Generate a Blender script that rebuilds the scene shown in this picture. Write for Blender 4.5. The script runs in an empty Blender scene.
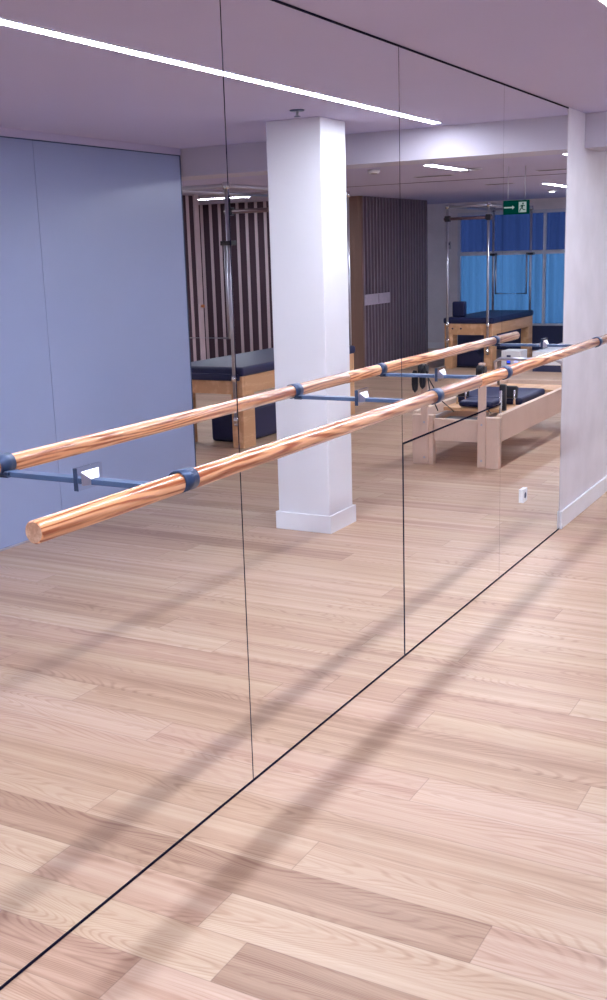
import bpy, bmesh, math, random
from mathutils import Vector, Matrix
random.seed(7)
S = bpy.context.scene
C = S.collection
PI = math.pi
H = 2.317          # ceiling height

# ------------------------------------------------------------------ materials
def new_mat(name):
    m = bpy.data.materials.new(name); m.use_nodes = True
    nt = m.node_tree; b = nt.nodes['Principled BSDF']
    return m, nt, b
def N(nt, t, **k):
    n = nt.nodes.new(t)
    for a, v in k.items(): setattr(n, a, v)
    return n
def plain(name, col, rough=.5, metal=0, var=.06, scale=14, bump=0, spec=.5, coat=0):
    m, nt, b = new_mat(name)
    tc = N(nt, 'ShaderNodeTexCoord'); no = N(nt, 'ShaderNodeTexNoise')
    no.inputs['Scale'].default_value = scale; no.inputs['Detail'].default_value = 5
    nt.links.new(tc.outputs['Object'], no.inputs['Vector'])
    cr = N(nt, 'ShaderNodeValToRGB')
    cr.color_ramp.elements[0].position = .3; cr.color_ramp.elements[1].position = .7
    cr.color_ramp.elements[0].color = (*[c * (1 - var) for c in col], 1)
    cr.color_ramp.elements[1].color = (*[min(1, c * (1 + var)) for c in col], 1)
    nt.links.new(no.outputs['Fac'], cr.inputs['Fac'])
    nt.links.new(cr.outputs['Color'], b.inputs['Base Color'])
    b.inputs['Roughness'].default_value = rough; b.inputs['Metallic'].default_value = metal
    b.inputs['Specular IOR Level'].default_value = spec
    b.inputs['Coat Weight'].default_value = coat
    if bump:
        bp = N(nt, 'ShaderNodeBump'); bp.inputs['Strength'].default_value = bump
        bp.inputs['Distance'].default_value = .003
        nt.links.new(no.outputs['Fac'], bp.inputs['Height']); nt.links.new(bp.outputs['Normal'], b.inputs['Normal'])
    return m
def emit(name, col, st):
    m = bpy.data.materials.new(name); m.use_nodes = True
    nt = m.node_tree; nt.nodes.clear()
    e = N(nt, 'ShaderNodeEmission'); e.inputs['Color'].default_value = (*col, 1); e.inputs['Strength'].default_value = st
    o = N(nt, 'ShaderNodeOutputMaterial'); nt.links.new(e.outputs[0], o.inputs[0])
    return m

def wood_mat(name, dark, light, axis='Y', ring=60, rough=.35, coat=0., stretch=.05, contrast=(.3, .75), nscale=9):
    """grain running along one local axis"""
    m, nt, b = new_mat(name)
    tc = N(nt, 'ShaderNodeTexCoord'); mp = N(nt, 'ShaderNodeMapping')
    sc = [1, 1, 1]; sc['XYZ'.index(axis)] = stretch
    mp.inputs['Scale'].default_value = sc
    nt.links.new(tc.outputs['Object'], mp.inputs['Vector'])
    n1 = N(nt, 'ShaderNodeTexNoise'); n1.inputs['Scale'].default_value = nscale; n1.inputs['Detail'].default_value = 2
    nt.links.new(mp.outputs[0], n1.inputs['Vector'])
    mu = N(nt, 'ShaderNodeMath', operation='MULTIPLY'); mu.inputs[1].default_value = ring
    nt.links.new(n1.outputs['Fac'], mu.inputs[0])
    sn = N(nt, 'ShaderNodeMath', operation='SINE'); nt.links.new(mu.outputs[0], sn.inputs[0])
    n2 = N(nt, 'ShaderNodeTexNoise'); n2.inputs['Scale'].default_value = 160; n2.inputs['Detail'].default_value = 4
    nt.links.new(mp.outputs[0], n2.inputs['Vector'])
    ma = N(nt, 'ShaderNodeMath', operation='MULTIPLY_ADD'); ma.inputs[1].default_value = .32; 
    nt.links.new(sn.outputs[0], ma.inputs[0]); nt.links.new(n2.outputs['Fac'], ma.inputs[2])
    cr = N(nt, 'ShaderNodeValToRGB')
    cr.color_ramp.elements[0].position = contrast[0]; cr.color_ramp.elements[1].position = contrast[1]
    cr.color_ramp.elements[0].color = (*dark, 1); cr.color_ramp.elements[1].color = (*light, 1)
    nt.links.new(ma.outputs[0], cr.inputs['Fac']); nt.links.new(cr.outputs['Color'], b.inputs['Base Color'])
    b.inputs['Roughness'].default_value = rough; b.inputs['Coat Weight'].default_value = coat
    b.inputs['Coat Roughness'].default_value = .12
    return m

def floor_mat():
    m, nt, b = new_mat('oak plank floor')
    L = nt.links.new
    uv = N(nt, 'ShaderNodeUVMap', uv_map='UVMap')          # u metres along, v 0..1 across the plank
    at = N(nt, 'ShaderNodeAttribute', attribute_name='plank')  # r tone, g hue, b offset
    sp = N(nt, 'ShaderNodeSeparateXYZ'); L(uv.outputs[0], sp.inputs[0])
    sa = N(nt, 'ShaderNodeSeparateColor'); L(at.outputs['Color'], sa.inputs[0])
    off = N(nt, 'ShaderNodeMath', operation='MULTIPLY'); off.inputs[1].default_value = 57.; L(sa.outputs[2], off.inputs[0])
    def vec(xs, ys):
        a = N(nt, 'ShaderNodeMath', operation='MULTIPLY'); a.inputs[1].default_value = xs; L(sp.outputs[0], a.inputs[0])
        c = N(nt, 'ShaderNodeMath', operation='MULTIPLY'); c.inputs[1].default_value = ys; L(sp.outputs[1], c.inputs[0])
        v = N(nt, 'ShaderNodeCombineXYZ'); L(a.outputs[0], v.inputs[0]); L(c.outputs[0], v.inputs[1]); L(off.outputs[0], v.inputs[2])
        return v
    # cathedral figure: contour lines of a slow noise
    n1 = N(nt, 'ShaderNodeTexNoise'); n1.inputs['Scale'].default_value = 1; n1.inputs['Detail'].default_value = .6
    n1.inputs['Roughness'].default_value = .4
    L(vec(1.1, 1.15).outputs[0], n1.inputs['Vector'])
    mu = N(nt, 'ShaderNodeMath', operation='MULTIPLY'); mu.inputs[1].default_value = 230; L(n1.outputs['Fac'], mu.inputs[0])
    s0 = N(nt, 'ShaderNodeMath', operation='SINE'); L(mu.outputs[0], s0.inputs[0])
    sn = N(nt, 'ShaderNodeMapRange'); sn.inputs[1].default_value = .1; sn.inputs[2].default_value = 1.; sn.inputs[3].default_value = 0; sn.inputs[4].default_value = -1
    L(s0.outputs[0], sn.inputs[0])
    # fibre
    n2 = N(nt, 'ShaderNodeTexNoise'); n2.inputs['Scale'].default_value = 1; n2.inputs['Detail'].default_value = 5
    n2.inputs['Roughness'].default_value = .65
    L(vec(6, 42).outputs[0], n2.inputs['Vector'])
    # where the figure is strong
    n3 = N(nt, 'ShaderNodeTexNoise'); n3.inputs['Scale'].default_value = 1; n3.inputs['Detail'].default_value = 2
    L(vec(1.6, 2.2).outputs[0], n3.inputs['Vector'])
    st = N(nt, 'ShaderNodeMapRange'); st.inputs[1].default_value = .36; st.inputs[2].default_value = .60
    L(n3.outputs['Fac'], st.inputs[0])
    f1 = N(nt, 'ShaderNodeMath', operation='MULTIPLY'); L(sn.outputs[0], f1.inputs[0]); L(st.outputs[0], f1.inputs[1])
    f2 = N(nt, 'ShaderNodeMath', operation='MULTIPLY_ADD'); f2.inputs[1].default_value = .21
    n2s = N(nt, 'ShaderNodeMath', operation='MULTIPLY'); n2s.inputs[1].default_value = .45; L(n2.outputs['Fac'], n2s.inputs[0])
    L(f1.outputs[0], f2.inputs[0]); L(n2s.outputs[0], f2.inputs[2])
    # slow streaks along the board
    n4 = N(nt, 'ShaderNodeTexNoise'); n4.inputs['Scale'].default_value = 1; n4.inputs['Detail'].default_value = 3
    L(vec(.55, 5).outputs[0], n4.inputs['Vector'])
    f3 = N(nt, 'ShaderNodeMath', operation='MULTIPLY_ADD'); f3.inputs[1].default_value = .9
    L(n4.outputs['Fac'], f3.inputs[0]); L(f2.outputs[0], f3.inputs[2])
    f4 = N(nt, 'ShaderNodeMath', operation='MULTIPLY_ADD'); f4.inputs[1].default_value = .62   # plank tone
    L(sa.outputs[0], f4.inputs[0]); L(f3.outputs[0], f4.inputs[2])
    mr = N(nt, 'ShaderNodeMapRange'); mr.inputs[1].default_value = .50; mr.inputs[2].default_value = 1.42
    L(f4.outputs[0], mr.inputs[0])
    cr = N(nt, 'ShaderNodeValToRGB'); e = cr.color_ramp.elements
    e[0].position = 0; e[0].color = (.27, .145, .10, 1)
    e[1].position = 1; e[1].color = (.62, .475, .375, 1)
    k = cr.color_ramp.elements.new(.5); k.color = (.475, .315, .225, 1)
    L(mr.outputs[0], cr.inputs['Fac'])
    # pinker or yellower planks
    mx = N(nt, 'ShaderNodeMix', data_type='RGBA', blend_type='MULTIPLY'); mx.inputs[0].default_value = 1
    hr = N(nt, 'ShaderNodeValToRGB'); h = hr.color_ramp.elements
    h[0].color = (1, .94, .93, 1); h[1].color = (1., 1., .92, 1)
    L(sa.outputs[1], hr.inputs['Fac']); L(cr.outputs['Color'], mx.inputs[6]); L(hr.outputs['Color'], mx.inputs[7])
    # seams
    d = N(nt, 'ShaderNodeMath', operation='SUBTRACT'); d.inputs[1].default_value = .5; L(sp.outputs[1], d.inputs[0])
    ab = N(nt, 'ShaderNodeMath', operation='ABSOLUTE'); L(d.outputs[0], ab.inputs[0])
    sm = N(nt, 'ShaderNodeMapRange'); sm.inputs[1].default_value = .488; sm.inputs[2].default_value = .497
    L(ab.outputs[0], sm.inputs[0])
    e2 = N(nt, 'ShaderNodeUVMap', uv_map='End'); s2 = N(nt, 'ShaderNodeSeparateXYZ'); L(e2.outputs[0], s2.inputs[0])
    se = N(nt, 'ShaderNodeMapRange'); se.inputs[1].default_value = .0022; se.inputs[2].default_value = .0006; 
    L(s2.outputs[0], se.inputs[0])
    se2 = N(nt, 'ShaderNodeMapRange'); se2.inputs[1].default_value = .0022; se2.inputs[2].default_value = .0006
    L(s2.outputs[1], se2.inputs[0])
    m1 = N(nt, 'ShaderNodeMath', operation='MAXIMUM'); L(sm.outputs[0], m1.inputs[0]); L(se.outputs[0], m1.inputs[1])
    m2 = N(nt, 'ShaderNodeMath', operation='MAXIMUM'); L(m1.outputs[0], m2.inputs[0]); L(se2.outputs[0], m2.inputs[1])
    m3 = N(nt, 'ShaderNodeMath', operation='MULTIPLY'); m3.inputs[1].default_value = .38; L(m2.outputs[0], m3.inputs[0])
    mx2 = N(nt, 'ShaderNodeMix', data_type='RGBA'); L(m3.outputs[0], mx2.inputs[0])
    L(mx.outputs[2], mx2.inputs[6]); mx2.inputs[7].default_value = (.10, .045, .035, 1)
    L(mx2.outputs[2], b.inputs['Base Color'])
    b.inputs['Roughness'].default_value = .42
    b.inputs['Specular IOR Level'].default_value = .42
    return m

M = {}
M['floor'] = floor_mat()
M['ceiling'] = plain('mauve white ceiling paint', (.50, .47, .66), .9, var=.012, scale=2)
M['plaster'] = plain('white plaster', (.78, .75, .79), .75, var=.05, scale=5, bump=.25)
M['column'] = plain('white column paint', (.78, .78, .83), .7, var=.015, scale=3)
M['beam'] = plain('beam paint', (.54, .51, .59), .8, var=.015, scale=3)
M['base'] = plain('white gloss skirting', (.86, .87, .92), .35, var=.01)
M['gasket'] = plain('navy black mirror gasket', (.008, .008, .03), .7, spec=.1)
M['black'] = plain('black backing board', (.012, .012, .040), .9, spec=.1)
M['mirror'], _nt, _b = new_mat('silver mirror')
_b.inputs['Metallic'].default_value = 1; _b.inputs['Roughness'].default_value = 0
_n = N(_nt, 'ShaderNodeTexNoise'); _n.inputs['Scale'].default_value = .8
_r = N(_nt, 'ShaderNodeValToRGB'); _r.color_ramp.elements[0].color = (.945, .955, .96, 1); _r.color_ramp.elements[1].color = (.95, .96, .965, 1)
_nt.links.new(_n.outputs['Fac'], _r.inputs['Fac']); _nt.links.new(_r.outputs['Color'], _b.inputs['Base Color'])
M['glass'] = plain('blue grey satin glass', (.31, .38, .60), .26, var=.02, scale=1.2, spec=.8)
M['navy'] = plain('navy paint', (.035, .045, .12), .5)
M['steel_blue'] = plain('dark blue grey powder coated steel', (.045, .075, .16), .38, metal=.35, var=.05, scale=40)
M['arm'] = plain('blue grey painted steel', (.065, .11, .22), .35, var=.03, scale=40)
M['chrome'] = plain('polished chrome', (.80, .80, .82), .12, metal=1, var=.02)
M['tube'] = plain('brushed steel tube', (.50, .50, .58), .3, metal=.9, var=.03)
M['barre'] = wood_mat('varnished pine barre', (.40, .10, .03), (.88, .42, .20), 'Y', ring=75, rough=.3, coat=1., stretch=.05, contrast=(.18, .62), nscale=16)
M['endgrain'] = wood_mat('barre end grain', (.42, .22, .14), (.66, .42, .30), 'Y', ring=30, rough=.7, stretch=1, contrast=(.2, .8))
M['maple'] = wood_mat('pale maple', (.64, .45, .35), (.72, .54, .44), 'Z', ring=5, rough=.5, stretch=.12, nscale=4, contrast=(0, 1))
M['birch'] = wood_mat('honey birch', (.60, .33, .17), (.74, .45, .26), 'Y', ring=12, rough=.5, stretch=.12)
M['vinyl'] = plain('navy black vinyl', (.014, .018, .070), .42, var=.08, scale=90, bump=.15, spec=.35)
M['blackp'] = plain('black plastic', (.012, .012, .02), .4)
M['slatback'] = plain('dark aubergine slat backing', (.055, .028, .045), .8, var=.06, scale=2)
M['slat'] = plain('pale timber slat', (.56, .45, .50), .6, var=.04, scale=6)
M['slatgrey'] = plain('grey timber slat', (.24, .19, .24), .6, var=.04, scale=6)
M['brown'] = wood_mat('brown veneer', (.20, .115, .09), (.27, .16, .13), 'Z', ring=10, rough=.5, stretch=.1)
M['white'] = plain('white plastic', (.80, .80, .84), .4, var=.01)
M['frame'] = plain('pale blue grey window frame', (.60, .64, .74), .5)
M['grey'] = plain('grey plastic', (.42, .42, .48), .5, var=.02)
M['slot'] = plain('dark vent slot', (.05, .04, .055), .7)
M['green'] = emit('green exit sign face', (.0, .10, .08), .15)
M['signwhite'] = emit('white exit pictogram', (.75, .9, .9), .17)
M['screen'] = emit('blue display', (.02, .05, .9), 1.2)
M['lamp'] = emit('cool white diffuser', (.84, .89, 1.0), 40)
M['lamp_far'] = emit('cool white far diffuser', (.84, .90, 1.0), 45)
M['downlight'] = emit('downlight lens', (.9, .93, 1.), 8)
# curtains: sheer cloth lit from the street behind
def sheer(name, col, tcol, fold):
    m = bpy.data.materials.new(name); m.use_nodes = True
    nt = m.node_tree; nt.nodes.clear(); L = nt.links.new
    o = N(nt, 'ShaderNodeOutputMaterial'); d = N(nt, 'ShaderNodeBsdfDiffuse'); t = N(nt, 'ShaderNodeBsdfTranslucent')
    mx = N(nt, 'ShaderNodeMixShader'); mx.inputs[0].default_value = .72
    tc = N(nt, 'ShaderNodeTexCoord'); mp = N(nt, 'ShaderNodeMapping'); mp.inputs['Scale'].default_value = (fold, .2, .08)
    no = N(nt, 'ShaderNodeTexNoise'); no.inputs['Scale'].default_value = 1; no.inputs['Detail'].default_value = 3
    cr = N(nt, 'ShaderNodeValToRGB'); cr.color_ramp.elements[0].position = .3; cr.color_ramp.elements[1].position = .7
    cr.color_ramp.elements[0].color = (*[c * .72 for c in tcol], 1); cr.color_ramp.elements[1].color = (*tcol, 1)
    L(tc.outputs['Object'], mp.inputs[0]); L(mp.outputs[0], no.inputs['Vector']); L(no.outputs['Fac'], cr.inputs['Fac'])
    L(cr.outputs['Color'], t.inputs['Color']); d.inputs['Color'].default_value = (*col, 1)
    L(d.outputs[0], mx.inputs[1]); L(t.outputs[0], mx.inputs[2]); L(mx.outputs[0], o.inputs[0])
    return m
M['sheer'] = sheer('pale blue sheer cloth', (.20, .32, .48), (.22, .42, .62), 7)
M['dusk'] = sheer('dark blue blind cloth', (.07, .085, .20), (.09, .12, .27), 6)
M['pane'], _nt, _b = new_mat('window glass')
_b.inputs['Transmission Weight'].default_value = 1; _b.inputs['Roughness'].default_value = 0; _b.inputs['IOR'].default_value = 1.05
_b.inputs['Base Color'].default_value = (.75, .88, 1, 1)

# ------------------------------------------------------------------ geometry
class MB:
    def __init__(s): s.bm = bmesh.new(); s.mats = []
    def slot(s, mat):
        if mat not in s.mats: s.mats.append(mat)
        return s.mats.index(mat)
    def _setm(s, faces, mat, smooth=False):
        i = s.slot(mat) if mat else 0
        for f in faces: f.material_index = i; f.smooth = smooth
    def box(s, a, b, mat=None, rot=None, bev=0):
        a = Vector(a); b = Vector(b); c = (a + b) / 2; d = b - a
        r = bmesh.ops.create_cube(s.bm, size=1)
        vs = r['verts']
        for v in vs: v.co = Vector((v.co.x * d.x, v.co.y * d.y, v.co.z * d.z))
        fs = list({f for v in vs for f in v.link_faces})
        if bev:
            es = list({e for v in vs for e in v.link_edges})
            o = bmesh.ops.bevel(s.bm, geom=es, offset=bev, segments=3, affect='EDGES', profile=.5)
            vs = list({v for f in o['faces'] for v in f.verts} | {v for v in vs if v.is_valid})
            fs = list({f for v in vs for f in v.link_faces})
        if rot: 
            for v in vs: v.co = rot @ v.co
        for v in vs: v.co += c
        s._setm(fs, mat); return s
    def tube(s, pts, r, mat=None, seg=14, caps=True, radii=None):
        pts = [Vector(p) for p in pts]; n = len(pts); rings = []
        up = None
        for i, p in enumerate(pts):
            t = (pts[min(i + 1, n - 1)] - pts[max(i - 1, 0)]).normalized()
            if up is None:
                up = Vector((0, 0, 1)) if abs(t.z) < .9 else Vector((1, 0, 0))
            x = t.cross(up).normalized(); y = x.cross(t).normalized(); up = y
            rr = radii[i] if radii else r
            rings.append([s.bm.verts.new(p + x * math.cos(2 * PI * k / seg) * rr + y * math.sin(2 * PI * k / seg) * rr) for k in range(seg)])
        fs = []
        for i in range(n - 1):
            for k in range(seg):
                fs.append(s.bm.faces.new([rings[i][k], rings[i][(k + 1) % seg], rings[i + 1][(k + 1) % seg], rings[i + 1][k]]))
        s._setm(fs, mat, True)
        if caps:
            c = [s.bm.faces.new(rings[0][::-1]), s.bm.faces.new(rings[-1])]
            s._setm(c, mat)
        return s
    def poly(s, pts, d, mat=None):
        """prism: outline pts extruded along d"""
        d = Vector(d); a = [s.bm.verts.new(Vector(p)) for p in pts]; b = [s.bm.verts.new(Vector(p) + d) for p in pts]
        n = len(a); fs = [s.bm.faces.new(a[::-1]), s.bm.faces.new(b)]
        for i in range(n): fs.append(s.bm.faces.new([a[i], a[(i + 1) % n], b[(i + 1) % n], b[i]]))
        s._setm(fs, mat); return s
    def build(s, name, mat=None, parent=None, bevel=0, origin=None):
        bmesh.ops.recalc_face_normals(s.bm, faces=s.bm.faces)
        me = bpy.data.meshes.new(name)
        off = Vector(origin) if origin else Vector((0, 0, 0))
        if origin: bmesh.ops.translate(s.bm, verts=s.bm.verts, vec=-off)
        s.bm.to_mesh(me); s.bm.free()
        for m in (s.mats or [mat]): me.materials.append(m if not isinstance(m, str) else M[m])
        o = bpy.data.objects.new(name, me); C.objects.link(o)
        if origin: o.location = off
        if parent is not None: o.parent = parent
        if bevel:
            b = o.modifiers.new('bevel', 'BEVEL'); b.width = bevel; b.segments = 2; b.limit_method = 'ANGLE'
        return o
def box(name, a, b, mat, parent=None, bevel=0):
    return MB().box(a, b).build(name, M[mat], parent, bevel)
def tag(o, label, cat, group=None, kind=None):
    o['label'] = label; o['category'] = cat
    if group: o['group'] = group
    if kind: o['kind'] = kind
    return o
def struct(o): o['kind'] = 'structure'; return o
def empty(name, loc, label, cat, group=None):
    o = bpy.data.objects.new(name, None); C.objects.link(o); o.location = loc; o.empty_display_size = .1
    return tag(o, label, cat, group)
def children(o): return [c for c in bpy.data.objects if c.parent == o]
def copy_tree(o, parent=None):
    c = o.copy(); C.objects.link(c)
    if parent is not None: c.parent = parent
    for ch in children(o): copy_tree(ch, c)
    return c

# ------------------------------------------------------------------ floor
def make_floor():
    bm = bmesh.new()
    uv = bm.loops.layers.uv.new('UVMap'); en = bm.loops.layers.uv.new('End')
    ca = bm.loops.layers.float_color.new('plank')
    W = .16; Y0 = 1.778; X0, X1 = -.2, 9.
    rnd = random.Random(21)
    fixed = {0: .41, 1: .267, 2: .91, 6: .485, 7: .945, 9: .31, 11: .745, 12: 1.13, 14: 2.13, 20: .87}
    # tones (x below / x above the fixed joint): 0 dark .. 1 light
    tones = {-1: (.78, .6), 0: (.70, .06), 1: (.62, .74), 2: (.16, .66), 3: (.62, .5), 4: (.48, .5), 5: (.72, .6), 6: (.66, .86), 7: (.45, .80), 8: (.34, .3),
             9: (.72, .6), 10: (.5, .6), 11: (.7, .85), 12: (.55, .38), 14: (.6, .9), 20: (.75, .2)}
    for k in range(-28, 97):
        y0 = Y0 + k * W; y1 = y0 + W
        xj = fixed.get(k, rnd.uniform(1.25, 2.6))
        cuts = [xj]
        x = xj
        while x > X0: x -= rnd.uniform(1.7, 2.2); cuts.insert(0, x)
        x = xj
        while x < X1: x += rnd.uniform(1.7, 2.2); cuts.append(x)
        ji = cuts.index(xj)
        for i in range(len(cuts) - 1):
            a, b = max(cuts[i], X0), min(cuts[i + 1], X1)
            if b <= a: continue
            t = rnd.uniform(.38, .82)
            if k in tones and i == ji - 1: t = tones[k][0]
            if k in tones and i == ji: t = tones[k][1]
            col = (t, rnd.random(), rnd.random(), 1)
            vs = [bm.verts.new(p) for p in ((a, y0, 0), (b, y0, 0), (b, y1, 0), (a, y1, 0))]
            f = bm.faces.new(vs); L = b - a
            for l, u, v in zip(f.loops, (0, L, L, 0), (0, 0, 1, 1)):
                l[uv].uv = (u, v); l[en].uv = (u, L - u); l[ca] = col
    # a slab below so that the floor has thickness
    bmesh.ops.remove_doubles(bm, verts=bm.verts, dist=1e-5)
    me = bpy.data.meshes.new('floor'); bm.to_mesh(me); bm.free(); me.materials.append(M['floor'])
    o = bpy.data.objects.new('floor', me); C.objects.link(o)
    so = o.modifiers.new('slab', 'SOLIDIFY'); so.thickness = .1; so.offset = -1
    return struct(o)
make_floor()

# ------------------------------------------------------------------ room shell
struct(box('ceiling', (-.2, -2.6, H), (9, 17.3, H + .15), 'ceiling'))
YE = 6.062       # where the mirrors end
m = MB()
m.box((-.2, -2.6, 0), (-.0065, YE - .004, H), 'black')
struct(m.build('wall_mirror_side'))
struct(box('wall_plaster', (-.2, YE - .003, 0), (0, 17, H), 'plaster'))
struct(box('wall_rear', (-.2, -2.7, 0), (3.2, -2.5, H), 'plaster'))
struct(box('baseboard_plaster', (.0005, YE + .001, 0), (.014, 16.99, .105), 'base', bevel=.003))
struct(box('wall_beam', (.001, 6.40, 2.133), (8.6, 6.72, H - .001), 'beam'))
struct(box('wall_east', (8.6, 6.4, 0), (8.8, 13.4, H), 'plaster'))
struct(box('wall_divider', (2.95, 6.40, 0), (8.6, 6.55, 2.132), 'plaster'))
struct(box('wall_corridor', (2.95, -2.5, 0), (3.15, 6.39, H - .001), 'plaster'))
# block behind the slatted cladding, and far walls
struct(box('wall_block', (4.80, 13.42, 0), (8.8, 15.70, H - .001), 'plaster'))
struct(box('wall_recess', (5.36, 15.705, 0), (5.5, 17, H - .001), 'plaster'))
WX0, WX1, WZ0, WZ1 = .6, 4.77, .385, 2.155
m = MB()
m.box((WX1, 17, 0), (5.5, 17.15, H), 'plaster').box((0, 17, 0), (WX0, 17.15, H), 'plaster')
m.box((WX0, 17, WZ1), (WX1, 17.15, H), 'plaster').box((WX0, 17, 0), (WX1, 17.15, WZ0), 'navy')
struct(m.build('wall_far'))
struct(box('baseboard_far', (WX1, 16.985, 0), (5.35, 16.999, .1), 'base'))
struct(box('trim_1', (.001, 11.44, H - .003), (8.5, 11.465, H - .0005), 'slot'))
# column
struct(box('wall_column', (1.19, 5.475, 0), (1.53, 5.78, H - .001), 'column', bevel=.004))
m = MB()
for a, b in (((1.175, 5.46, 0), (1.545, 5.474, .105)), ((1.175, 5.781, 0), (1.545, 5.795, .105)), ((1.175, 5.474, 0), (1.189, 5.781, .105)), ((1.531, 5.474, 0), (1.545, 5.781, .105))):
    m.box(a, b)
struct(m.build('baseboard_column', M['base'], bevel=.002))

# window on the far wall
w = bpy.data.objects.new('window_1', None); C.objects.link(w); struct(w)
w.location = (0, 0, 0)
m = MB()
m.box((WX0, 16.98, WZ1 - .05), (WX1, 17.05, WZ1), None).box((WX0, 16.98, WZ0), (WX1, 17.05, WZ0 + .03), None)
m.box((WX0, 16.97, 1.485), (WX1, 17.05, 1.545), None)
for x in (WX0 + .02, 2.0, 3.35, WX1 - .02): m.box((x - .02, 16.985, WZ0), (x + .02, 17.045, WZ1), None)
fr = m.build('window_frame', M['frame'], w)
for x0, x1 in ((WX0 + .04, 1.98), (2.02, 3.33), (3.37, WX1 - .04)):
    for z0, z1 in ((WZ0 + .03, 1.485), (1.545, WZ1 - .05)):
        MB().box((x0, 17.012, z0), (x1, 17.018, z1)).build('window_pane', M['pane'], w)
def curtain(name, x0, x1, z0, z1, mat, label):
    bm = bmesh.new(); n = 260; cols = []
    for i in range(n + 1):
        x = x0 + (x1 - x0) * i / n; y = 17.09 + .016 * math.sin(i * .9) + .008 * math.sin(i * .37 + 1)
        cols.append((bm.verts.new((x, y, z0)), bm.verts.new((x, y, z1))))
    for i in range(n):
        f = bm.faces.new([cols[i][0], cols[i + 1][0], cols[i + 1][1], cols[i][1]]); f.smooth = True
    me = bpy.data.meshes.new(name); bm.to_mesh(me); bm.free(); me.materials.append(M[mat])
    o = bpy.data.objects.new(name, me); C.objects.link(o)
    return tag(o, label, 'curtain')
curtain('sheer_curtain', WX0, WX1, WZ0 + .01, 1.51, 'sheer', 'pale blue glowing sheer curtain filling the lower half of the far window')
curtain('dark_blind', WX0, WX1, 1.52, WZ1 - .02, 'dusk', 'dark blue blind across the upper half of the far window')

# ------------------------------------------------------------------ mirrors
def panel(y0, y1, z0, z1, label, gy0=.0026, gy1=.0026):
    o = MB().box((-.006, y0 + gy0, z0), (0, y1 - gy1, z1)).build('mirror_panel', M['mirror'])
    return tag(o, label, 'mirror', 'frameless mirror panels along the wall')
ZT = H - .008
YS = [.284, 1.464, 2.644, 3.820, 4.993, 6.056]
panel(YS[0], YS[1], .008, ZT, 'tall mirror panel before the near end of the barre')
panel(YS[1], YS[2], .008, ZT, 'large mirror panel on the left, behind the cut end of the wooden barre')
panel(YS[2], YS[3], .008, ZT, 'second tall mirror panel, the one reflecting the white square column')
panel(YS[3], YS[4], .876, ZT, 'upper mirror panel above the black L-shaped gap, ending just below the barre', .0026, .001)
panel(YS[3], YS[4], .008, .8675, 'short low mirror panel framed by a black line, down to the floor', .011, .001)
panel(YS[4], YS[5], .008, ZT, 'last mirror panel, next to the white plaster wall, with a socket near its foot', .001, .012)

struct(box('trim_3', (-.0062, -1.2, .0002), (.0012, YS[5], .0078), 'gasket'))
struct(box('trim_4', (-.0062, -1.2, H - .0078), (.0012, YS[5], H - .0004), 'gasket'))
# socket on the mirror
so = empty('wall_socket', (0, 5.363, .348), 'small white wall socket fixed low on the last mirror panel', 'socket')
MB().box((.0005, -.035, -.035), (.012, .035, .035)).build('plate', M['white'], so, bevel=.002)
m = MB()
m.tube([(.0115, 0, 0), (.0128, 0, 0)], .016, None, 20)
m.build('outlet', M['navy'], so)

# ------------------------------------------------------------------ glass wall
gw = empty('glass_partition', (2.74, 2, 0), 'blue grey satin glass partition across the room, seen in the left mirror', 'partition')
GL = [-2.4, -.9, .55, 2.0, 3.45, 4.935, 6.375]
for a, b in zip(GL[:-1], GL[1:]):
    MB().box((0, a - 2 + .0015, .012), (.012, b - 2 - .0015, 2.265)).build('glass_pane', M['glass'], gw)
MB().box((-.004, GL[0] - 2, .0005), (.02, GL[-1] - 2, .012)).build('bottom_rail', M['tube'], gw)
MB().box((-.004, GL[0] - 2, 2.265), (.02, GL[-1] - 2, 2.272)).build('top_rail', M['steel_blue'], gw)
MB().box((-.002, GL[-1] - 2, .0005), (.016, GL[-1] - 2 + .008, 2.272)).build('end_profile', M['steel_blue'], gw)
struct(box('trim_2', (2.735, -2.5, 2.273), (2.948, 6.385, H - .001), 'ceiling'))

# ------------------------------------------------------------------ lamps
def lamp(a, b, w, mat, label, axis='y'):
    cx, cy = (a[0] + b[0]) / 2, (a[1] + b[1]) / 2
    t = empty('linear_ceiling_light', (cx, cy, H), label, 'ceiling light', 'linear lights let into the ceiling')
    dx, dy = abs(b[0] - a[0]) / 2, abs(b[1] - a[1]) / 2
    if axis == 'y': dx = w / 2
    else: dy = w / 2
    MB().box((-dx, -dy, -.004), (dx, dy, -.0012)).build('diffuser', M[mat], t)
    m = MB(); e = .006
    m.box((-dx - e, -dy - e, -.005), (-dx, dy + e, -.0005)).box((dx, -dy - e, -.005), (dx + e, dy + e, -.0005))
    m.box((-dx, -dy - e, -.005), (dx, -dy, -.0005)).box((-dx, dy, -.005), (dx, dy + e, -.0005))
    m.build('frame', M['white'], t)
lamp((.815, -2.0), (.815, 6.22), .052, 'lamp', 'long cool white light line in the ceiling in front of the mirror wall')
lamp((2.07, 9.15), (2.07, 10.03), .085, 'lamp_far', 'short cool white ceiling light just beyond the ceiling beam')
lamp((2.17, 13.0), (2.17, 14.05), .085, 'lamp_far', 'short cool white ceiling light near the far blue window')
lamp((.815, 7.6), (.815, 9.4), .066, 'lamp_far', 'added fill light line on the ceiling beyond the beam, close to the plaster wall')  # added lamp, almost wholly out of view, to brighten the far room
lamp((.815, 11.9), (.815, 13.7), .066, 'lamp_far', 'added unseen fill light line on the ceiling close to the plaster wall, nearer the far window')  # another added lamp out of view, more fill for the far room
lamp((5.3, 7.5), (5.3, 9.3), .085, 'lamp_far', 'added unseen fill light line on the ceiling behind the glass partition, above the sliding screen')  # added lamp hidden by the glass partition, lifts the far room's brightness
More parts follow.
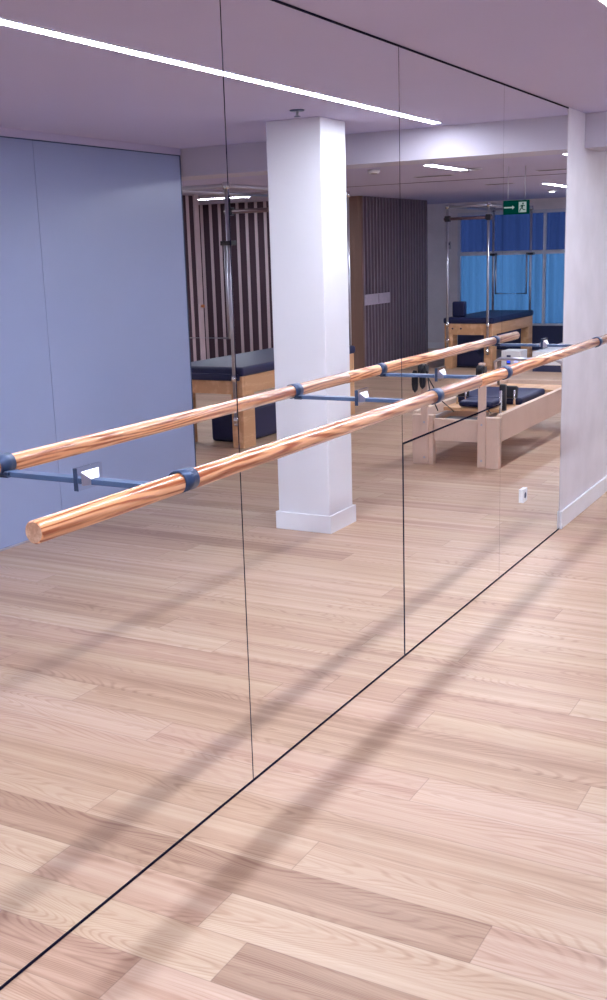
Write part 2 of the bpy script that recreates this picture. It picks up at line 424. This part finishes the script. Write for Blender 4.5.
lamp((5.70, 12.12), (6.50, 12.12), .10, 'lamp_far', 'short ceiling light in front of the wide-striped slatted wall', 'x')

# ------------------------------------------------------------------ barre
def barre(y0, y1, label):
    t = empty('wooden_barre', (.275, (y0 + y1) / 2, 1.111), label, 'barre', 'wooden barres on the mirror wall')
    L = (y1 - y0) / 2; r = .0228; c = .003
    MB().tube([(0, -L, 0), (0, -L + c * .4, 0), (0, -L + c, 0), (0, L - c, 0), (0, L - c * .4, 0), (0, L, 0)], r, None, 48, False,
              [r - c, r - c * .4, r, r, r - c * .4, r - c]).build('rail', M['barre'], t)
    for s in (-1, 1):
        MB().tube([(0, s * (L - .002), 0), (0, s * (L + .0004), 0)], r - c, None, 48).build('end_face', M['endgrain'], t)
    return t
b1 = barre(1.482, 3.893, 'near wooden barre rail whose cut end shows at the left of the photo')
barre(3.8945, 6.066, 'far wooden barre rail running off towards the white plaster wall')
b1.rotation_euler.x = .0022; b1.location.z -= .0015
def bracket(y, label):
    t = empty('barre_bracket', (0, y, 1.100), label, 'bracket', 'steel brackets holding the barre')
    # mirror plate and flared collar
    MB().box((.0005, -.045, -.027), (.006, .045, .027), M['chrome']).box((.0005, -.0465, -.027), (.0062, -.0452, .027), M['steel_blue']).build('wall_plate', None, t)
    m = MB(); bm = m.bm
    a = [bm.verts.new((.0062, s1 * .032, s2 * .017)) for s1, s2 in ((-1, -1), (1, -1), (1, 1), (-1, 1))]
    b = [bm.verts.new((.020, s1 * .0155, s2 * .007 - .009)) for s1, s2 in ((-1, -1), (1, -1), (1, 1), (-1, 1))]
    for i in range(4): bm.faces.new([a[i], a[(i + 1) % 4], b[(i + 1) % 4], b[i]])
    bm.faces.new(b)
    m.build('collar', M['tube'], t)
    MB().box((.018, -.015, -.0165), (.262, .015, -.0035)).build('arm', M['arm'], t, bevel=.001)
    # ring band round the barre
    m = MB(); bm = m.bm; n = 40; R = []
    for rr, yy in ((.0232, -.026), (.0262, -.026), (.0262, .026), (.0232, .026)):
        R.append([bm.verts.new((.275 + rr * math.cos(2 * PI * k / n), yy, .011 + rr * math.sin(2 * PI * k / n))) for k in range(n)])
    for j in range(4):
        for k in range(n):
            f = bm.faces.new([R[j][k], R[j][(k + 1) % n], R[(j + 1) % 4][(k + 1) % n], R[(j + 1) % 4][k]]); f.smooth = j in (1, 3)
    m.build('ring', M['steel_blue'], t)
    m = MB()
    m.box((.232, -.026, -.0165), (.262, .026, -.0125)).box((.236, -.022, -.0124), (.248, -.014, -.004)).box((.236, .014, -.0124), (.248, .022, -.004))
    m.build('foot_plate', M['steel_blue'], t, bevel=.001)
bracket(1.972, 'nearest steel barre bracket, left of the first mirror joint')
bracket(3.470, 'second barre bracket from the cut end, against the panel reflecting the column')
bracket(4.215, 'third barre bracket from the cut end, just beyond the join of the two rails')
bracket(5.690, 'farthest barre bracket, beside the white plaster wall')

# ------------------------------------------------------------------ slatted walls
def slats_face_x(name, x, y0, y1, per, wd, mat, label, back=.03):
    """cladding facing -x, slats spaced along y"""
    m = MB(); m.box((x, y0, .001), (x + back, y1, H - .002), M['slatback'])
    n = int((y1 - y0) / per)
    for i in range(n + 1):
        y = y0 + i * per
        if y + wd <= y1 + .001: m.box((x - .025, y, .001), (x, y + wd, H - .002), M[mat])
    return tag(m.build(name), label, 'slatted panel')
def slats_face_y(name, y, x0, x1, per, wd, mat, label, back=.02):
    m = MB(); m.box((x0, y, .001), (x1, y + back, H - .002), M['slatback'])
    n = int((x1 - x0) / per)
    for i in range(n + 1):
        x = x0 + i * per
        if x + wd <= x1 + .001: m.box((x, y - .008, .001), (x + wd, y, H - .002), M[mat])
    return tag(m.build(name), label, 'slatted panel')
slats_face_x('slatted_wall_panel', 4.765, 13.42, 15.70, .103, .036, 'slatgrey', 'narrow-striped grey slatted wall cladding right of the reflected column')
slats_face_y('slatted_wall_panel', 13.40 - .002, 6.05, 8.55, .150, .044, 'slat', 'wide-striped cladding of pale slats on dark backing behind the near trapeze table')
tag(box('veneer_panel', (4.742, 13.375, .001), (6.03, 13.415, H - .002), 'brown'), 'plain brown veneer panel at the corner of the grey slatted wall', 'wall panel')
# sliding slatted screen with a pale stile and a knob
sd = empty('slatted_screen', (5.8, 9.9, 0), 'slatted sliding screen with pale end stile and small knob left of the trapeze post', 'screen')
m = MB(); m.box((0, -1.9, .02), (.04, 1.12, H - .02), M['slatback'])
for i in range(15): m.box((-.006, -1.9 + i * .205, .02), (0, -1.9 + i * .205 + .055, H - .02), M['slat'])
m.build('slats', None, sd)
MB().box((-.025, 1.121, .005), (.045, 1.20, H - .005)).build('stile', M['slat'], sd)
MB().tube([(-.026, 1.16, 1.02), (-.06, 1.16, 1.02)], .018, None, 16).build('knob', plain('copper knob', (.55, .22, .10), .3, metal=1), sd)
# control plate on grey slats
cp = empty('control_plate', (4.739, 13.82, .965), 'small flat grey control plate on the grey slatted wall', 'control panel')
MB().box((-.014, -.42, -.072), (-.0005, .40, .072)).build('plate', plain('satin grey plate', (.42, .36, .44), .5), cp, bevel=.002)
MB().box((-.016, .02, -.06), (-.0145, .03, .06)).build('divider_line', M['slot'], cp)

# ------------------------------------------------------------------ ceiling fittings
def disc(name, x, y, r, h, mat, label, cat, group=None, lens=None):
    t = empty(name, (x, y, H), label, cat, group)
    MB().tube([(0, 0, -.0005), (0, 0, -h * .6), (0, 0, -h)], r, None, 28, True, [r, r, r * .8]).build('housing', M[mat], t)
    if lens: MB().tube([(0, 0, -h), (0, 0, -h - .004)], r * .55, None, 24).build('lens', M[lens], t)
    return t
sp = empty('sprinkler_head', (1.156, 5.16, H), 'small chrome sprinkler on the ceiling in front of the column top', 'sprinkler')
MB().tube([(0, 0, -.0005), (0, 0, -.007)], .037, None, 28, True, [.040, .034]).build('rosette', M['steel_blue'], sp)
MB().tube([(0, 0, -.007), (0, 0, -.028)], .008, None, 12).build('stem', M['tube'], sp)
MB().tube([(0, 0, -.031), (0, 0, -.034)], .017, None, 16).build('deflector', M['steel_blue'], sp)
m = MB(); m.tube([(-.009, 0, -.026), (-.012, 0, -.032)], .002, None, 8).tube([(.009, 0, -.026), (.012, 0, -.032)], .002, None, 8)
m.build('yoke', M['chrome'], sp)
disc('smoke_detector', 2.67, 9.33, .055, .03, 'white', 'small smoke detector on the ceiling right of the column, beyond the beam', 'smoke detector', None, 'chrome')
disc('ceiling_speaker', 1.94, 9.95, .07, .012, 'grey', 'small round grey ceiling fitting beside the short light beyond the beam', 'ceiling fitting', None, 'grey')
disc('downlight', 2.56, 14.62, .06, .02, 'white', 'small round lit downlight below the farthest short ceiling light', 'downlight', None, 'downlight')
def slot(x0, x1, y, label):
    t = empty('air_vent', ((x0 + x1) / 2, y, H), label, 'air vent', 'slot air vents in the ceiling')
    d = (x1 - x0) / 2
    m = MB(); m.box((-d, -.05, -.004), (d, -.042, -.0005)).box((-d, .042, -.004), (d, .05, -.0005)).box((-d, -.042, -.004), (-d + .008, .042, -.0005)).box((d - .008, -.042, -.004), (d, .042, -.0005))
    m.build('frame', M['grey'], t)
    m = MB()
    for k in range(5): m.box((-d + .008, -.04 + k * .017, -.003), (d - .008, -.04 + k * .017 + .012, -.001))
    m.build('grille', M['slot'], t)
slot(2.40, 2.80, 10.6, 'slot air vent left of the short ceiling light beyond the beam')
slot(2.42, 2.75, 12.58, 'slot air vent between the ceiling joint line and the exit sign')
slot(1.25, 1.60, 10.78, 'slot air vent just left of the last mirror edge in reflection')

# exit sign
ex = empty('exit_sign', (1.552, 10, 1.955), 'green emergency exit sign with white running figure, hanging from the ceiling', 'exit sign')
W2, H2 = .121, .062
MB().box((-W2, -.012, -H2), (W2, .012, H2)).build('panel', M['green'], ex, bevel=.002)
m = MB()
def sg(pts): m.poly([(x, -.0135, z) for x, z in pts], (0, .0012, 0))
# seen in the mirror: figure right of the arrow (mirror image), so the figure is at smaller x
fx = -.062
sg([(fx - .036, -.046), (fx + .036, -.046), (fx + .036, .046), (fx - .036, .046)])
sg([(.115, -.006), (.115, .006), (.035, .006), (.035, .018), (.012, 0), (.035, -.018), (.035, -.006)][::-1])
m.build('pictogram', M['signwhite'], ex)
m = MB()
def sg2(pts): m.poly([(fx + x, -.0150, z) for x, z in pts], (0, .0012, 0))
sg2([(-.004 + .008 * math.cos(a * PI / 6), .031 + .008 * math.sin(a * PI / 6)) for a in range(12)])       # head
sg2([(-.008, .020), (.010, .018), (.012, -.006), (-.003, -.008)])                                             # trunk
sg2([(.010, .018), (.026, .008), (.023, .003), (.008, .011)])                                                # arm
sg2([(-.008, .020), (-.024, .012), (-.020, .006), (-.006, .013)])                                            # arm
sg2([(.012, -.006), (.026, -.020), (.030, -.040), (.022, -.040), (.018, -.024), (.004, -.010)])               # leg
sg2([(.004, -.006), (-.012, -.020), (-.028, -.022), (-.028, -.029), (-.008, -.027), (.008, -.012)])           # leg
m.build('figure', M['green'], ex)
for hx in (-.08, .08): MB().tube([(hx, 0, H2), (hx, 0, H - 1.955 - .001)], .004, None, 8).build('hanger', M['tube'], ex)

# thermostat on the far wall
th = empty('thermostat', (4.93, 17, 1.66), 'tiny grey thermostat on the white wall left of the far window', 'thermostat')
MB().box((-.045, -.02, -.06), (.045, -.0005, .06)).build('housing', M['grey'], th, bevel=.004)
MB().box((-.025, -.0225, .0), (.025, -.0202, .04)).build('display', M['navy'], th)

# ------------------------------------------------------------------ trapeze tables
def pad(name, a, b, mat, parent, r=.02):
    return MB().box(a, b, None, None, r).build(name, M[mat], parent)
def trapeze(x0, x1, y0, y1, label, push_end, clamp_z, slider_y):
    """x0<x1 real coordinates; near end at y0"""
    t = empty('trapeze_table', (x0, y0, 0), label, 'trapeze table', 'pilates trapeze tables')
    w = x1 - x0; l = y1 - y0
    lw, ll = .115, .19
    for px in (0, w - lw):
        for py in (0, l - ll):
            MB().box((px, py, 0), (px + lw, py + ll, .46)).build('leg', M['birch'], t, bevel=.004)
    for qy in (0, l - .04): MB().box((0, qy, .4605), (w, qy + .04, .61)).build('end_board', M['birch'], t, bevel=.003)
    for qx in (0, w - .035): MB().box((qx, .041, .4605), (qx + .035, l - .041, .61)).build('side_board', M['birch'], t, bevel=.003)
    pad('mattress', (-.015, -.015, .611), (w + .015, l + .015, .69), 'vinyl', t, .022)
    zt = 2.15; r = .0165; e = .055
    P = [(e, -.03), (w - e, -.03), (w - e, l + .03), (e, l + .03)]
    for px, py in P:
        po = MB().tube([(px, py, .20), (px, py, zt)], r, None, 16).build('post', M['tube'], t)
        for z in (.22, .36, .57): MB().tube([(px, py, z), (px, py, z + .055)], .026, None, 16).build('post_clamp', M['chrome'], po)
    for i in range(4):
        a, b = P[i], P[(i + 1) % 4]; MB().tube([(a[0], a[1], zt), (b[0], b[1], zt)], .018, None, 14).build('top_rail', M['tube'], t)
    for px, py in P: MB().tube([(px, py, zt - .03), (px, py, zt + .028)], .027, None, 16).build('corner_joint', M['chrome'], t)
    # sliding cross bar with clamps
    sy = slider_y - y0
    sl = MB().tube([(e - .05, sy, 1.99), (w - e + .05, sy, 1.99)], .02, None, 14).build('cross_bar', plain('bronze tube', (.20, .13, .14), .35, metal=.6), t)
    for px in (e, w - e): MB().box((px - .035, sy - .03, 1.955), (px + .035, sy + .03, 2.03), None, None, .006).build('slider', M['blackp'], sl)
    if abs(sy) > .1:
        for px in (e, w - e): MB().tube([(px, sy, 2.02), (px, sy, zt)], .012, None, 10).build('slider_hanger', M['blackp'], sl)
    # push through bar
    py = -.03 if push_end == 'near' else l + .03
    k = .028 if push_end == 'near' else -.028
    m = MB()
    m.tube([(e + .05, py + k, clamp_z), (e + .05, py + k, .93), (w - e - .05, py + k, .93), (w - e - .05, py + k, clamp_z)], .013, None, 12)
    pb = m.build('push_bar', M['tube'], t)
    for px in (e, w - e): MB().box((px - .05, py - .035, clamp_z - .018), (px + .06, py + .045, clamp_z + .018), None, None, .005).build('pivot_clamp', M['blackp'], pb)
    return t
t1 = trapeze(3.165, 3.885, 7.73, 9.86, 'near trapeze table with navy mattress, partly hidden behind the white column in the mirror', 'near', 1.70, 8.7)
MB().box((.02, -.028, .575), (.70, .03, .634), None, None, .012).build('end_pad', M['vinyl'], t1)
t2 = trapeze(3.185, 3.865, 14.10, 15.90, 'far trapeze table standing in front of the glowing blue window', 'far', 1.50, 14.08)
for bx in (.44, .56): MB().tube([(bx, -.001, .545), (bx, -.012, .545)], .012, None, 12).build('bolt', M['slot'], t2)
# things under and on the tables
def cushion(name, a, b, label, cat, mat='vinyl', r=.03):
    c = ((Vector(a) + Vector(b)) / 2); c.z = a[2]
    o = MB().box(a, b, None, None, r).build(name, M[mat], None, 0, c)
    return tag(o, label, cat)
cushion('sitting_box', (3.30, 7.97, .001), (3.66, 8.75, .30), 'black padded sitting box stored on the floor under the near trapeze table', 'padded box')
cushion('upright_cushion', (3.63, 14.24, .692), (3.81, 14.34, .90), 'small navy cushion standing upright on the far trapeze table', 'cushion', r=.02)
ar = empty('arc_barrel', (3.60, 14.42, 0), 'black rounded arc barrel on the floor under the far trapeze table', 'arc barrel')
m = MB()
m.poly([(-.22 + .0, -.14, .02)] + [(.22 * math.cos(PI - a * PI / 16), -.14, .03 + .25 * math.sin(a * PI / 16)) for a in range(17)] + [(.22, -.14, .02)], (0, .32, 0))
m.build('arc_pad', M['vinyl'], ar, bevel=.012)
MB().box((-.23, -.15, 0), (.23, .19, .022)).build('base_board', M['blackp'], ar)

# device and low platform near the far table
dv = empty('air_purifier', (2.86, 13.9, 0), 'white box appliance with a dark screen and blue light beside the far trapeze table', 'appliance')
MB().box((-.13, 0, .0), (.13, .30, .275)).build('housing', M['white'], dv, bevel=.006)
MB().box((.0, -.004, .10), (.055, -.0005, .22)).build('screen', M['navy'], dv)
MB().box((.008, -.006, .12), (.045, -.0045, .165)).build('display', M['screen'], dv)
MB().box((-.095, -.004, .13), (-.05, -.0005, .145)).build('status_light', emit('soft blue status light', (.25, .3, 1), 1.5), dv)
pf = empty('low_platform', (2.0, 14.0, 0), 'low white platform with a dark plinth right of the far trapeze table', 'platform')
MB().box((-1.2, .02, 0), (.60, 1.8, .085)).build('plinth', M['navy'], pf)
MB().box((-1.2, 0, .086), (.60, 1.82, .262)).build('top', M['white'], pf, bevel=.004)

# ------------------------------------------------------------------ reformer
rf = empty('pilates_reformer', (.89, 7.62, 0), 'pale maple pilates reformer with navy carriage and black pulleys, reflected in the right mirrors', 'reformer')
RW, RL = .71, 2.25
def rp(name, a, b, mat, parent=None, bev=.003):
    return MB().box(a, b).build(name, M[mat], parent or rf, bevel=bev)
for px in (.0, .52): rp('leg', (px + .004, 0, 0), (px + .171, .06, .38), 'maple')
for px in (.0, .63): rp('leg', (px, 1.93, 0), (px + .08, 2.05, .20), 'maple')
rp('side_rail', (0, .061, .20), (.04, RL, .40), 'maple'); rp('side_rail', (RW - .04, .061, .20), (RW, RL, .40), 'maple')
rp('end_board', (.176, .012, .19), (.519, .05, .355), 'maple')
rp('end_board', (.041, RL - .035, .20), (RW - .041, RL, .40), 'maple')
rp('base_panel', (.041, .10, .215), (RW - .041, .80, .232), 'maple')
for px in (.045, RW - .067): MB().box((px, .10, .30), (px + .022, RL - .06, .325)).build('track', M['tube'], rf)
for px in (.10, .555):
    rs = rp('riser', (px, -.024, .015), (px + .058, -.001, .745), 'maple')
    for z in (.06, .33): MB().tube([(px + .029, -.0245, z), (px + .029, -.029, z)], .008, None, 10).build('screw', M['tube'], rs)
    m = MB(); cx = px + .029
    m.tube([(cx - .022, -.05, .735), (cx + .022, -.05, .735)], .036, None, 20)
    m.box((cx - .03, -.07, .70), (cx - .023, .0, .76)).box((cx + .023, -.07, .70), (cx + .03, .0, .76))
    m.build('pulley', M['blackp'], rs)
    MB().box((px + .01, -.045, .768), (px + .048, .0, .785)).build('riser_cap', M['maple'], rs)
# hanging loops on the left riser, cords
cx = .60
m = MB()
for dx, dy, zl in ((0.035, -.075, .57), (-.03, -.085, .60)):
    pts = [(cx + dx + .014 * math.sin(a * PI / 5), dy, (.72 + zl) / 2 + (.72 - zl) / 2 * math.cos(a * PI / 5)) for a in range(11)]
    MB().tube(pts, .014, None, 8, False).build('hand_loop', M['blackp'], rf)
for pts in ([(cx - .05, -.05, .72), (cx - .06, -.01, .55), (cx - .07, .12, .40)], [(cx - .03, -.05, .72), (cx - .14, .0, .50), (cx - .13, .30, .37)],
            [(.129, -.05, .72), (.16, .0, .52), (.17, .30, .37)]):
    MB().tube(pts, .0045, None, 8).build('cord', M['blackp'], rf)
# inner well: black spring box at the head end
rp('spring_box', (.22, .07, .235), (.50, .30, .335), 'blackp', None, .006)
for px in (.27, .34, .41): MB().tube([(px, .301, .30), (px, .72, .30)], .013, None, 10).build('spring', M['tube'], rf)
ca = MB().box((.075, .50, .345), (.635, 1.42, .372)).build('carriage', M['birch'], rf, bevel=.003)
pad('carriage_pad', (.075, .76, .373), (.635, 1.42, .43), 'vinyl', ca, .022)
pad('headrest', (.215, .46, .385), (.495, .73, .432), 'vinyl', ca, .02)
for px in (.095, .50):
    m = MB(); m.box((px, .70, .43), (px + .115, .745, .53), None, Matrix.Rotation(math.radians(-12), 3, 'X'), .015)
    sr = m.build('shoulder_rest', M['blackp'], ca)
    for qx in (.02, .095): MB().tube([(px + qx, .70, .373), (px + qx, .70, .50)], .009, None, 10).build('shoulder_post', M['chrome'], sr)
# rope posts on the right rail: dark clamp on a chrome pin
m = MB(); m.tube([(.06, .20, .33), (.06, .20, .56)], .011, None, 12).build('rope_pin', M['chrome'], rf)
m = MB(); m.box((.035, .235, .40), (.085, .275, .60), None, None, .01).build('rope_clamp', M['blackp'], rf)
# foot bar
m = MB(); m.tube([(.05, 1.95, .36), (.05, 1.82, .60), (.10, 1.80, .63), (RW - .10, 1.80, .63), (RW - .05, 1.82, .60), (RW - .05, 1.95, .36)], .016, None, 14)
m.build('foot_bar', M['tube'], rf)
rp('foot_platform', (.045, 1.75, .355), (RW - .045, 2.10, .375), 'birch')

# ------------------------------------------------------------------ world, camera, output look
wd = bpy.data.worlds.new('dusk'); S.world = wd; wd.use_nodes = True
bg = wd.node_tree.nodes['Background']; bg.inputs['Color'].default_value = (.40, .54, .76, 1); bg.inputs['Strength'].default_value = .62

f, pitch, yaw, roll, d = 1090.468, .222254, .50621, -.0299235, 1.674177
F = Vector((-math.sin(yaw) * math.cos(pitch), math.cos(yaw) * math.cos(pitch), -math.sin(pitch)))
R = F.cross(Vector((0, 0, 1))).normalized(); U = R.cross(F)
R2 = R * math.cos(roll) + U * math.sin(roll); U2 = -R * math.sin(roll) + U * math.cos(roll)
cd = bpy.data.cameras.new('camera'); cam = bpy.data.objects.new('camera', cd); C.objects.link(cam)
mt = Matrix((R2, U2, -F)).transposed().to_4x4(); mt.translation = Vector((d, 0, 1.6))
cam.matrix_world = mt
cd.sensor_fit = 'VERTICAL'; cd.sensor_height = 24; cd.lens = f / 1000 * 24
cd.clip_start = .05; cd.clip_end = 100
S.camera = cam
S.view_settings.view_transform = 'Standard'; S.view_settings.look = 'None'
S.view_settings.gamma = 1; S.view_settings.use_curve_mapping = False
S.view_settings.exposure = 1.22
cy = S.cycles
cy.use_denoising = True; cy.denoiser = 'OPENIMAGEDENOISE'; cy.denoising_input_passes = 'RGB_ALBEDO_NORMAL'
cy.max_bounces = 14; cy.diffuse_bounces = 6; cy.glossy_bounces = 10; cy.transmission_bounces = 6
cy.caustics_reflective = True; cy.sample_clamp_indirect = 0; cy.blur_glossy = 0
try:
    cy.use_guiding = True; cy.use_surface_guiding = True; cy.guiding_training_samples = 32
except Exception: pass
